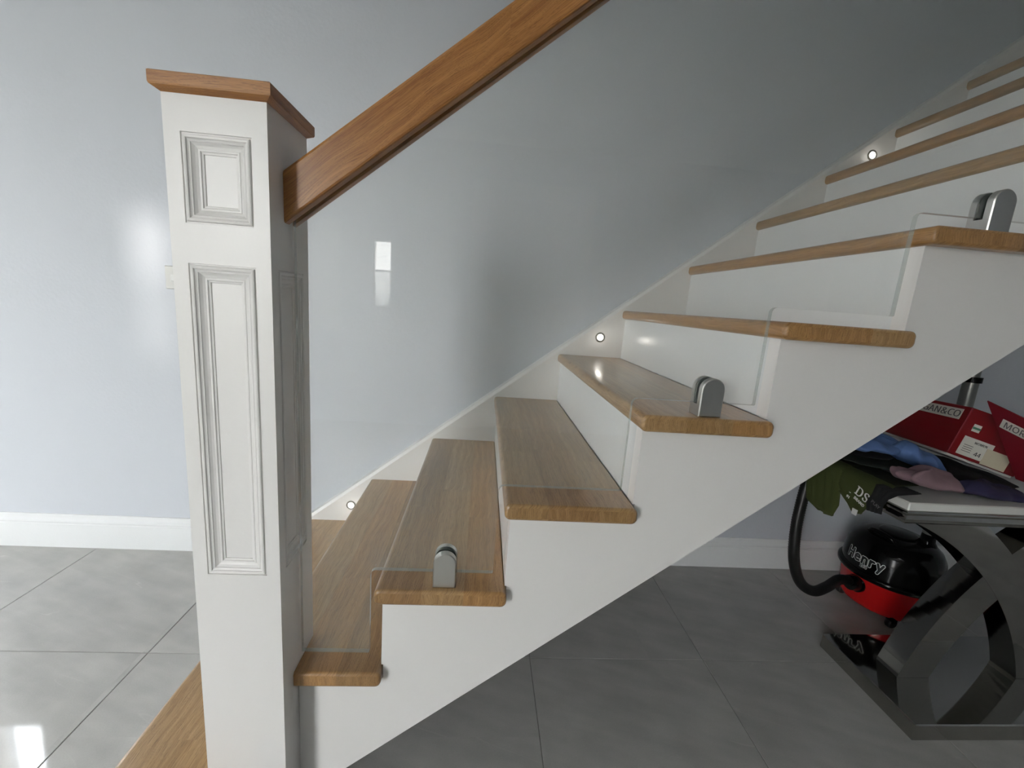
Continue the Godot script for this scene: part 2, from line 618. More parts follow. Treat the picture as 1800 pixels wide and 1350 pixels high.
func build_floor() -> void:
	var f := structure("floor", box(Vector3(-2.75, -0.2, -0.15), Vector3(4.05, -0.0022, 4.15)), M.grout)
	var rng := RandomNumberGenerator.new()
	rng.seed = 4
	var variants := []
	var half := TILE * 0.5 - 0.0009
	for k in 6:
		var s := begin()
		var o := Vector2(rng.randf(), rng.randf())
		var turn := 1.0 if k % 2 == 0 else -1.0
		var uv := func(p: Vector3) -> Vector2: return o + Vector2(p.x, p.z) * turn / 1.1
		var c := 0.0012
		var hi := half - c
		var top := [Vector3(-hi, 0, -hi), Vector3(hi, 0, -hi), Vector3(hi, 0, hi), Vector3(-hi, 0, hi)]
		var low := [Vector3(-half, -c, -half), Vector3(half, -c, -half), Vector3(half, -c, half), Vector3(-half, -c, half)]
		quad(s, top[0], top[1], top[2], top[3], Vector3.UP, uv.call(top[0]), uv.call(top[1]), uv.call(top[2]), uv.call(top[3]))
		for j in 4:
			var j1 := (j + 1) % 4
			var out: Vector3 = low[j] + low[j1]
			out.y = 0
			quad(s, top[j], top[j1], low[j1], low[j], out.normalized() + Vector3.UP, uv.call(top[j]), uv.call(top[j1]), uv.call(low[j1]), uv.call(low[j]))
			var dn := Vector3(0, -0.0012, 0)
			quad(s, low[j], low[j1], low[j1] + dn, low[j] + dn, out, uv.call(low[j]), uv.call(low[j1]), uv.call(low[j1]), uv.call(low[j]))
		variants.append(done(s))
	for i in range(-3, 8):
		for j in 7:
			var x := -0.80393 + (i + 0.5) * TILE
			var z := 0.5582 + (j - 0.5) * TILE
			if x < -2.4 or x > 3.75:
				continue
			var t := put("tile", variants[rng.randi() % 6], M.tile, f)
			t.position = Vector3(x, 0, z)

# ---------------------------------------------------------------- the stairs
# one board of a tread: grain along z, rounded end at z1 if round_end
func tread_board(poly: PackedVector2Array, z0: float, z1: float, round_end: bool, lo: float, hi: float, off: Vector2, top_y: float) -> ArrayMesh:
	var pts := poly
	if Geometry2D.is_polygon_clockwise(pts):
		pts = pts.duplicate()
		pts.reverse()
	var n := pts.size()
	var rings := []
	var r := 0.006
	var steps := [[z0, 0.0]]
	if round_end:
		for k in 4:
			var a := k * PI / 6.0
			steps.append([z1 - r + r * sin(a), r * (1.0 - cos(a))])
	else:
		steps.append([z1, 0.0])
	var uv := func(p: Vector3) -> Vector2: return Vector2(p.z, (p.x + (top_y - p.y)) * 4.0) + off
	var rr := 0.0115
	for st in steps:
		var ring := []
		for p in pts:
			# step inwards from the rounded outline; glue joints keep their place
			var c := Vector2(clampf(p.x, lo + rr, hi - rr), clampf(p.y, top_y - TREAD_T + rr, top_y - rr))
			var d := p - c
			if d.length() > 1e-5:
				d = d.normalized() * minf(st[1], d.length())
			ring.append(Vector3(p.x - d.x, p.y - d.y, st[0]))
		rings.append(ring)
	var ends := begin()
	var s := begin()
	for j in rings.size() - 1:
		var into := s if j == 0 else ends
		for k in n:
			var k1 := (k + 1) % n
			var e := pts[k1] - pts[k]
			if e.length() < 1e-6:
				continue
			var joint := absf(e.x) < 1e-5 and absf(e.y) > TREAD_T * 0.5
			into.set_smooth_group(FLAT if joint else 1)
			quad(into, rings[j][k], rings[j][k1], rings[j + 1][k1], rings[j + 1][k], Vector3(e.y, -e.x, 0), uv.call(rings[j][k]), uv.call(rings[j][k1]), uv.call(rings[j + 1][k1]), uv.call(rings[j + 1][k]))
	var mesh := done(s)
	s = ends
	s.set_smooth_group(FLAT)
	var idx := Geometry2D.triangulate_polygon(pts)
	for k in range(0, idx.size(), 3):
		for e in [0, rings.size() - 1]:
			var a: Vector3 = rings[e][idx[k]]
			var b: Vector3 = rings[e][idx[k + 1]]
			var c: Vector3 = rings[e][idx[k + 2]]
			var w := func(p: Vector3) -> Vector2: return Vector2(p.y * 2.0, p.x * 4.0) + off
			tri(s, a, b, c, Vector3(0, 0, -1 if e == 0 else 1), w.call(a), w.call(b), w.call(c))
	s.generate_normals()
	s.commit(mesh)
	return mesh

func build_stairs() -> void:
	var st := thing("staircase", "straight white staircase with oak treads and white risers climbing along the wall", "staircase")
	var rng := RandomNumberGenerator.new()
	rng.seed = 9
	for i in range(1, N_TREADS + 1):
		var x := nose(i)
		var y := RISE * i
		var t := Node3D.new()
		t.name = "tread"
		st.add_child(t, true)
		var full := rounded_rect(x, y - TREAD_T, x + TREAD_L, y, 0.0115, 5)
		var cuts := [x, x + 0.082 + rng.randf() * 0.02, x + 0.165 + rng.randf() * 0.02, x + TREAD_L]
		var spans := []
		if i == 1:
			spans = [[x, x + 0.085, Z_WALL, 1.17], [x + 0.085, NEWEL.position.x - 0.0006, Z_WALL, 1.17], [NEWEL.position.x - 0.0006, x + TREAD_L, Z_WALL, NEWEL.position.y - 0.0006], [NEWEL.position.x - 0.0006, x + TREAD_L, NEWEL.end.y + 0.0006, 1.17]]
		elif i == 2:
			spans = [[x, NEWEL.end.x + 0.0006, Z_WALL, NEWEL.position.y - 0.0006], [NEWEL.end.x + 0.0006, x + 0.175, Z_WALL, Z_OUT], [x + 0.175, x + TREAD_L, Z_WALL, Z_OUT]]
		else:
			for k in 3:
				spans.append([cuts[k], cuts[k + 1], Z_WALL, Z_OUT])
		for sp in spans:
			var cut := PackedVector2Array([Vector2(sp[0], y - 1), Vector2(sp[1], y - 1), Vector2(sp[1], y + 1), Vector2(sp[0], y + 1)])
			var parts := Geometry2D.intersect_polygons(full, cut)
			var kind := rng.randi() % 4
			var mesh := tread_board(parts[0], sp[2], sp[3], sp[3] > Z_STR, x, x + TREAD_L, Vector2(rng.randf(), rng.randf()), y)
			mesh.surface_set_material(0, M["oak_%d" % kind])
			mesh.surface_set_material(1, M["oak_%d" % kind])
			put("board", mesh, null, t)
		# the riser under this tread
		var rx := x + RISER_IN
		var zr := 0.955 if i > 2 else NEWEL.position.y - 0.0006
		put("riser", box(Vector3(rx, y - RISE + (0.0 if i > 1 else 0.001), Z_WALL), Vector3(rx + RISER_T, y - TREAD_T, zr)), M.riser_paint, st)
	# the first step carries on round the foot of the newel
	put("riser", box(Vector3(nose(1) + RISER_IN, 0.001, NEWEL.position.y - 0.0005), Vector3(NEWEL.position.x - 0.0006, RISE - TREAD_T, 1.155)), M.riser_paint, st)
	put("riser", box(Vector3(NEWEL.position.x - 0.0005, 0.001, NEWEL.end.y + 0.0006), Vector3(nose(1) + TREAD_L - 0.012, RISE - TREAD_T, 1.155)), M.riser_paint, st)
	# outer string, cut to the steps
	var yb := func(x: float) -> float: return -0.2944 + PITCH * x
	var p := PackedVector2Array()
	var xs := NEWEL.end.x + 0.0006
	p.append(Vector2(xs, yb.call(xs)))
	p.append(Vector2(xs, RISE * 2 - TREAD_T))
	for i in range(3, N_TREADS + 1):
		var tail := nose(i - 1) + TREAD_L
		var rb := nose(i) + RISER_IN
		p.append(Vector2(tail, RISE * (i - 1) - TREAD_T))
		p.append(Vector2(tail, RISE * (i - 1)))
		p.append(Vector2(rb, RISE * (i - 1)))
		p.append(Vector2(rb, RISE * i - TREAD_T))
	var xe := nose(N_TREADS) + TREAD_L
	p.append(Vector2(xe, RISE * N_TREADS - TREAD_T))
	p.append(Vector2(xe, yb.call(xe)))
	put("outer_string", prism(p, 0.955, Z_STR), M.white_paint, st)
	# wall string with a chamfered top edge
	var s := begin()
	var top := func(x: float, d: float) -> float: return 0.13975 + PITCH * x - d
	var x0 := 0.075
	var x1 := 3.04
	var c := 0.010
	var rows := [[0.001, 0.0], [Z_WALL - c, 0.0], [Z_WALL, 0.0135], [Z_WALL, 0.40], [0.001, 0.40]]
	for k in 5:
		var a = rows[k]
		var b = rows[(k + 1) % 5]
		var d: float = a[1] - b[1]
		var dz: float = b[0] - a[0]
		var ya0 := maxf(top.call(x0, a[1]), 0.001)
		var yb0 := maxf(top.call(x0, b[1]), 0.001)
		var out := Vector3(0, dz, -(-d)).normalized() if true else Vector3.UP
		if k == 3:
			out = Vector3.DOWN
		if k == 4:
			out = Vector3(0, 0, -1)
		if k == 2:
			out = Vector3(0, 0, 1)
		# the lower edge runs along the floor until the pitch lifts it
		var xk := (0.001 - 0.13975 + 0.40) / PITCH
		var xs2 := [x0, xk, x1]
		for j in 2:
			var qa := Vector3(xs2[j], maxf(top.call(xs2[j], a[1]), 0.001), a[0])
			var qb := Vector3(xs2[j], maxf(top.call(xs2[j], b[1]), 0.001), b[0])
			var qc := Vector3(xs2[j + 1], maxf(top.call(xs2[j + 1], b[1]), 0.001), b[0])
			var qd := Vector3(xs2[j + 1], maxf(top.call(xs2[j + 1], a[1]), 0.001), a[0])
			quad(s, qa, qb, qc, qd, out)
	for e in [x0, x1]:
		quad(s, Vector3(e, maxf(top.call(e, 0.4), 0.001), 0.001), Vector3(e, maxf(top.call(e, 0.4), 0.001), Z_WALL), Vector3(e, top.call(e, 0.0135), Z_WALL), Vector3(e, top.call(e, 0.0), 0.001), Vector3(-1 if e == x0 else 1, 0, 0))
	put("wall_string", done(s), M.white_paint, st)
	# plastered soffit under the flight
	s = begin()
	var xa := 0.47
	var xb := 3.07
	var sl := PackedVector2Array([Vector2(xa, yb.call(xa) + 0.006), Vector2(xb, yb.call(xb) + 0.006), Vector2(xb, yb.call(xb) + 0.022), Vector2(xa, yb.call(xa) + 0.022)])
	add_prism(s, sl, Z_WALL, 0.955)
	put("soffit", done(s), M.white_paint, st)

func build_newel() -> void:
	var x0 := NEWEL.position.x
	var x1 := NEWEL.end.x
	var z0 := NEWEL.position.y
	var z1 := NEWEL.end.y
	var n := thing("newel_post", "square white panelled newel post with an oak cap at the stair foot", "newel post")
	var inset := 0.0235
	var low := Vector2(0.633, 1.1745)
	var high := Vector2(1.2345, 1.364)
	var rec := 0.0095
	# four faces: [place(u, v, h), width, panels]
	var w := NEWEL.size.x
	var d := NEWEL.size.y
	var faces := [
		[func(u, v, h): return Vector3(x0 + u, v, z1 + h), w, [low, high]],
		[func(u, v, h): return Vector3(x1 + h, v, z1 - u), d, [low]],
		[func(u, v, h): return Vector3(x0 - h, v, z0 + u), d, [low, high]],
		[func(u, v, h): return Vector3(x1 - u, v, z0 - h), w, []]]
	var s := begin()
	var prof := [Vector2(0, 0.0000), Vector2(0.0006, -0.0020), Vector2(0.0022, -0.0020), Vector2(0.0032, 0.0009), Vector2(0.0052, 0.0016), Vector2(0.0074, 0.0012), Vector2(0.0086, -0.0010), Vector2(0.0106, -0.0019), Vector2(0.0122, -0.0016), Vector2(0.0134, -0.0032), Vector2(0.0165, -0.0054), Vector2(0.0205, -0.0066), Vector2(0.0215, -0.0059), Vector2(0.0236, -0.0059), Vector2(0.0248, -0.0076), Vector2(0.0275, -0.0081), Vector2(0.0282, -rec)]
	var mesh_list := []
	for f in faces:
		var pl: Callable = f[0]
		var fw: float = f[1]
		var out: Vector3 = pl.call(0.0, 0.0, 1.0) - pl.call(0.0, 0.0, 0.0)
		var ys := [0.001]
		for p in f[2]:
			ys.append(p.x)
			ys.append(p.y)
		ys.append(NEWEL_H)
		for k in ys.size() - 1:
			if k % 2 == 0:
				quad(s, pl.call(0.0, ys[k], 0.0), pl.call(fw, ys[k], 0.0), pl.call(fw, ys[k + 1], 0.0), pl.call(0.0, ys[k + 1], 0.0), out)
			else:
				quad(s, pl.call(0.0, ys[k], 0.0), pl.call(inset, ys[k], 0.0), pl.call(inset, ys[k + 1], 0.0), pl.call(0.0, ys[k + 1], 0.0), out)
				quad(s, pl.call(fw - inset, ys[k], 0.0), pl.call(fw, ys[k], 0.0), pl.call(fw, ys[k + 1], 0.0), pl.call(fw - inset, ys[k + 1], 0.0), out)
				mesh_list.append([frame_moulding(inset, ys[k], fw - inset, ys[k + 1], prof, pl), pl, inset + 0.0282, ys[k] + 0.0282, fw - inset - 0.0282, ys[k + 1] - 0.0282])
	quad(s, Vector3(x0, NEWEL_H, z0), Vector3(x1, NEWEL_H, z0), Vector3(x1, NEWEL_H, z1), Vector3(x0, NEWEL_H, z1), Vector3.UP)
	quad(s, Vector3(x0, 0.001, z0), Vector3(x1, 0.001, z0), Vector3(x1, 0.001, z1), Vector3(x0, 0.001, z1), Vector3.DOWN)
	put("shaft", done(s), M.white_paint, n)
	for m in mesh_list:
		put("moulding", m[0], M.white_paint, n)
		var q := begin()
		var pl: Callable = m[1]
		var p0: Vector3 = pl.call(m[2] - 0.001, m[3] - 0.001, -rec)
		var p1: Vector3 = pl.call(m[4] + 0.001, m[5] + 0.001, -rec - 0.004)
		add_box(q, p0.min(p1), p0.max(p1))
		put("panel", done(q), M.white_paint, n)
	# oak cap: square slab, chamfered underneath
	var o := 0.0105
	var cap := begin()
	var rings := [[o - 0.012, 1.4147], [o - 0.0105, 1.4147], [o - 0.001, 1.4205], [o, 1.423], [o, 1.4375], [o - 0.0015, 1.439], [-0.02, 1.4455]]
	for j in rings.size() - 1:
		var a: float = rings[j][0]
		var b: float = rings[j + 1][0]
		var ya: float = rings[j][1]
		var yb: float = rings[j + 1][1]
		var ca := [Vector3(x0 - a, ya, z0 - a), Vector3(x1 + a, ya, z0 - a), Vector3(x1 + a, ya, z1 + a), Vector3(x0 - a, ya, z1 + a)]
		var cb := [Vector3(x0 - b, yb, z0 - b), Vector3(x1 + b, yb, z0 - b), Vector3(x1 + b, yb, z1 + b), Vector3(x0 - b, yb, z1 + b)]
		for k in 4:
			var k1 := (k + 1) % 4
			var mid: Vector3 = (ca[k] + ca[k1]) * 0.5 - Vector3((x0 + x1) * 0.5, ya, (z0 + z1) * 0.5)
			var out := mid.normalized() * (yb - ya) + Vector3.UP * (a - b)
			var uv := func(p: Vector3) -> Vector2: return Vector2(p.x if k % 2 == 0 else p.z, (p.y + (p.z if k % 2 == 0 else p.x)) * 4.0)
			quad(cap, ca[k], ca[k1], cb[k1], cb[k], out, uv.call(ca[k]), uv.call(ca[k1]), uv.call(cb[k1]), uv.call(cb[k]))
	var t := -0.02
	quad(cap, Vector3(x0 - t, 1.4455, z0 - t), Vector3(x1 + t, 1.4455, z0 - t), Vector3(x1 + t, 1.4455, z1 + t), Vector3(x0 - t, 1.4455, z1 + t), Vector3.UP, Vector2(x0, z0 * 4), Vector2(x1, z0 * 4), Vector2(x1, z1 * 4), Vector2(x0, z1 * 4))
	put("cap", done(cap), M.oak_rail, n)

const RAIL_SLOPE := 0.7890
func rail_low(x: float) -> float:
	return 1.2525 + RAIL_SLOPE * (x - 0.4316)

func build_handrail() -> void:
	# section across the rail (z, height): a slab with rounded shoulders and a groove for the glass
	var zc := 0.981
	var hw := 0.0262
	var hh := 0.083
	var sec := [Vector2(-hw + 0.004, 0), Vector2(-0.0075, 0), Vector2(-0.0075, 0.012), Vector2(0.0075, 0.012), Vector2(0.0075, 0), Vector2(hw - 0.004, 0), Vector2(hw - 0.001, 0.0014), Vector2(hw, 0.005), Vector2(hw, hh - 0.007), Vector2(hw - 0.002, hh - 0.002), Vector2(hw - 0.006, hh), Vector2(-hw + 0.006, hh), Vector2(-hw + 0.002, hh - 0.002), Vector2(-hw, hh - 0.007), Vector2(-hw, 0.005), Vector2(-hw + 0.001, 0.0014)]
	var s := begin()
	var x0 := 0.4321
	var x1 := 2.95
	var run := sqrt(1.0 + RAIL_SLOPE * RAIL_SLOPE)
	var per := 0.0
	for j in sec.size():
		var a: Vector2 = sec[j]
		var b: Vector2 = sec[(j + 1) % sec.size()]
		var e := b - a
		var step := e.length()
		var p := func(q: Vector2, x: float) -> Vector3: return Vector3(x, rail_low(x) + q.y, zc + q.x)
		quad(s, p.call(a, x0), p.call(b, x0), p.call(b, x1), p.call(a, x1), Vector3(0, -e.x, e.y), Vector2(x0 * run, per * 4), Vector2(x0 * run, (per + step) * 4), Vector2(x1 * run, (per + step) * 4), Vector2(x1 * run, per * 4))
		per += step
	var poly := PackedVector2Array(sec)
	var idx := Geometry2D.triangulate_polygon(poly)
	for k in range(0, idx.size(), 3):
		for x in [x0, x1]:
			var q := []
			for m in 3:
				var v := poly[idx[k + m]]
				q.append(Vector3(x, rail_low(x) + v.y, zc + v.x))
			tri(s, q[0], q[1], q[2], Vector3(-1 if x == x0 else 1, 0, 0), Vector2(0, 0), Vector2(0.1, 0), Vector2(0, 0.1))
	var o := put("handrail", done(s), M.oak_rail)
	tag(o, "oak handrail sloping up from the newel post above the glass panel", "handrail")

func glass_outline() -> PackedVector2Array:
	var p := PackedVector2Array()
	var x_end := 2.9
	p.append(Vector2(0.438, rail_low(0.438) + 0.010))
	p.append(Vector2(0.438, RISE * 2 + 0.026))
	var r := 0.011
	for i in range(3, N_TREADS + 1):
		var x := nose(i) - 0.013
		if x > x_end - 0.1:
			break
		var yl := RISE * (i - 1) + 0.0255
		var yh := RISE * i + 0.0255
		p.append(Vector2(x - 0.002, yl))
		p.append(Vector2(x, yl + 0.002))
		for k in 6:
			var a := PI - k * PI / 10.0
			p.append(Vector2(x + r + r * cos(a), yh - r + r * sin(a)))
	p.append(Vector2(x_end, p[p.size() - 1].y))
	p.append(Vector2(x_end, rail_low(x_end) + 0.010))
	return p

func build_glass() -> void:
	var p := glass_outline()
	if Geometry2D.is_polygon_clockwise(p):
		p.reverse()
	var z0 := GLASS_Z - 0.005
	var z1 := GLASS_Z + 0.005
	var s := begin()
	var idx := Geometry2D.triangulate_polygon(p)
	for k in range(0, idx.size(), 3):
		for z in [z0, z1]:
			tri(s, Vector3(p[idx[k]].x, p[idx[k]].y, z), Vector3(p[idx[k + 1]].x, p[idx[k + 1]].y, z), Vector3(p[idx[k + 2]].x, p[idx[k + 2]].y, z), Vector3(0, 0, -1 if z == z0 else 1))
	var g := thing("glass_balustrade", "clear glass balustrade panel with a stepped lower edge below the oak handrail", "balustrade")
	put("pane", done(s), M.glass, g)
	s = begin()
	s.set_smooth_group(1)
	for k in p.size():
		var a := p[k]
		var b := p[(k + 1) % p.size()]
		var e := b - a
		s.set_smooth_group(FLAT if e.length() > 0.02 else 1)
		quad(s, Vector3(a.x, a.y, z0), Vector3(b.x, b.y, z0), Vector3(b.x, b.y, z1), Vector3(a.x, a.y, z1), Vector3(e.y, -e.x, 0))
	put("polished_edge", done(s), M.glass_edge, g)

func build_clamps() -> void:
	var words := {3: "satin steel glass clamp on the third tread, the lowest of the clamps", 5: "satin steel glass clamp on the fifth tread, between the lowest and the highest visible clamp", 7: "satin steel glass clamp on the seventh tread, the highest visible clamp"}
	for i in [3, 5, 7]:
		var cx := nose(i) + 0.136
		var c := thing("glass_clamp", words[i], "glass clamp", Vector3(cx, RISE * i + 0.0003, GLASS_Z), "glass clamps along the stairs")
		var d := PackedVector2Array()
		var r := 0.0228
		d.append(Vector2(-r, 0))
		d.append(Vector2(r, 0))
		for k in 17:
			var a := PI * k / 16.0
			d.append(Vector2(r * cos(a), 0.0525 + r * sin(a)))
		put("front_plate", prism(d, 0.0078, 0.0205, false, 0.0018), M.steel, c)
		put("back_plate", prism(d, -0.0078, -0.0205, false, 0.0018), M.steel, c)
		put("base_block", box(Vector3(-r, 0, -0.0078), Vector3(r, 0.0225, 0.0078)), M.steel, c)
		var gasket := PackedVector2Array()
		for q in d:
			gasket.append(Vector2(q.x * 0.9, maxf(q.y, 0.023) * 0.97 + 0.0008))
		put("gasket", prism(gasket, 0.0052, 0.0078), M.rubber, c)
		put("gasket", prism(gasket, -0.0078, -0.0052), M.rubber, c)

func build_lights() -> void:
	var words := ["small round step light in the wall string just above the first tread", "small round step light in the wall string above the fifth tread", "small round step light in the wall string above the ninth tread"]
	var at := [Vector2(0.2608, 0.2632), Vector2(1.2466, 1.0405), Vector2(2.2402, 1.8193)]
	for k in 3:
		var l := thing("step_light", words[k], "step light", Vector3(at[k].x, at[k].y, Z_WALL), "step lights along the wall string")
		var s := begin()
		add_lathe(s, [Vector2(0.0125, 0.0), Vector2(0.0125, 0.0022), Vector2(0.0145, 0.0034), Vector2(0.0178, 0.003), Vector2(0.0198, 0.0012), Vector2(0.02, 0.0001)], 32)
		var ring := put("ring", done(s), M.bezel, l)
		ring.rotation.x = PI / 2
		var lens := put("lamp_lens", lathe([Vector2(0, 0.0016), Vector2(0.0126, 0.0012), Vector2(0.0126, 0.0002)], 28), M.lamp_glow, l)
		lens.rotation.x = PI / 2
		var o := OmniLight3D.new()
		o.name = "step_light_glow_%d" % (k + 1)
		o.light_color = Color(1.0, 0.97, 0.92)
		o.light_energy = 0.0007
		o.light_size = 0.012
		o.omni_range = 8.0
		o.omni_attenuation = 2.0
		o.shadow_enabled = true
		add_child(o)
		o.position = l.position + Vector3(0, 0, 0.03)

func build_switch() -> void:
	var l := thing("light_switch", "square steel light switch on the wall beside the newel post", "light switch", Vector3(-0.412, 1.15, 0.0))
	put("plate", box(Vector3(-0.0435, -0.0435, 0.0003), Vector3(0.0435, 0.0435, 0.006), 0.002), M.steel, l)
	put("rocker", box(Vector3(-0.021, -0.013, 0.006), Vector3(-0.003, 0.013, 0.0095), 0.0012), M.plate_white, l)
	put("rocker", box(Vector3(0.003, -0.013, 0.006), Vector3(0.021, 0.013, 0.0095), 0.0012), M.plate_white, l)

# ---------------------------------------------------------------- under the stairs
func build_table() -> void:
	var t := thing("console_table", "chrome console table with crossed curved legs and a white top under the stairs", "console table", Vector3(2.44, 0, 0.66))
	# everything below in table coordinates: x from the middle, z from the middle
	put("base_plate", box(Vector3(-0.37, 0.0003, -0.172), Vector3(0.37, 0.055, 0.175), 0.003), M.chrome, t)
	# two crossed arcs, flat bars 0.12 m broad and 0.075 m deep
	for side in [1.0, -1.0]:
		var poly := PackedVector2Array()
		var outer := []
		var inner := []
		for k in 33:
			var a := 0.2 + k * 1.2 / 32.0
			outer.append(Vector2(-0.652 + 0.953 * cos(a), -0.192 + 0.953 * sin(a)))
			inner.append(Vector2(-0.652 + 0.845 * cos(a), -0.192 + 0.845 * sin(a)))
		inner.reverse()
		for q in outer + inner:
			poly.append(q)
		var bound := PackedVector2Array([Vector2(-0.4, 0.0555), Vector2(0.5, 0.0555), Vector2(0.5, 0.6925), Vector2(-0.4, 0.6925)])
		var clean := PackedVector2Array()
		for q in Geometry2D.intersect_polygons(poly, bound)[0]:
			clean.append(Vector2(q.x * side, q.y))
		var zf := 0.016 if side > 0 else 0.0155
		put("curved_leg", prism(clean, zf - 0.075, zf, false), M.chrome, t)
	# rounded chrome frame and the white slab on it
	var s := begin()
	var y := 0.6925
	var sec := [Vector2(-0.012, 0.0), Vector2(-0.004, 0.002), Vector2(0.0, 0.008), Vector2(0.0, 0.018), Vector2(-0.004, 0.0215), Vector2(-0.002, 0.025), Vector2(0.0, 0.029), Vector2(-0.003, 0.034), Vector2(-0.010, 0.0355)]
	var hx := 0.62
	var hz := 0.22
	for j in sec.size() - 1:
		var a: Vector2 = sec[j]
		var b: Vector2 = sec[j + 1]
		var ca := [Vector3(-hx - a.x, y + a.y, -hz - a.x), Vector3(hx + a.x, y + a.y, -hz - a.x), Vector3(hx + a.x, y + a.y, hz + a.x), Vector3(-hx - a.x, y + a.y, hz + a.x)]
		var cb := [Vector3(-hx - b.x, y + b.y, -hz - b.x), Vector3(hx + b.x, y + b.y, -hz - b.x), Vector3(hx + b.x, y + b.y, hz + b.x), Vector3(-hx - b.x, y + b.y, hz + b.x)]
		for k in 4:
			var k1 := (k + 1) % 4
			var mid: Vector3 = [Vector3(0, 0, -1), Vector3(1, 0, 0), Vector3(0, 0, 1), Vector3(-1, 0, 0)][k]
			s.set_smooth_group(k + 1)
			quad(s, ca[k], ca[k1], cb[k1], cb[k], mid * (b.y - a.y) - Vector3.UP * (b.x - a.x))
	s.set_smooth_group(FLAT)
	quad(s, Vector3(-hx + 0.012, y, -hz + 0.012), Vector3(hx - 0.012, y, -hz + 0.012), Vector3(hx - 0.012, y, hz - 0.012), Vector3(-hx + 0.012, y, hz - 0.012), Vector3.DOWN)
	put("frame", done(s), M.chrome, t)
	put("top_slab", box(Vector3(-hx, 0.728, -hz), Vector3(hx, 0.75, hz), 0.0025), M.table_white, t)

func letters(text: String, size: float, depth: float, bold := 0.0, slant := 0.0, serif := false) -> TextMesh:
	var f := SystemFont.new()
	f.font_names = PackedStringArray(["Droid Serif"] if serif else ["Droid Sans"])
	var v := FontVariation.new()
	v.base_font = f
	v.variation_embolden = bold
	if slant != 0.0:
		v.variation_transform = Transform2D(Vector2(1, slant), Vector2(0, 1), Vector2.ZERO)
	var m := TextMesh.new()
	m.text = text
	m.font = v
	m.font_size = 64
	m.pixel_size = size / 64.0
	m.depth = depth
	m.curve_step = 2.0
	return m

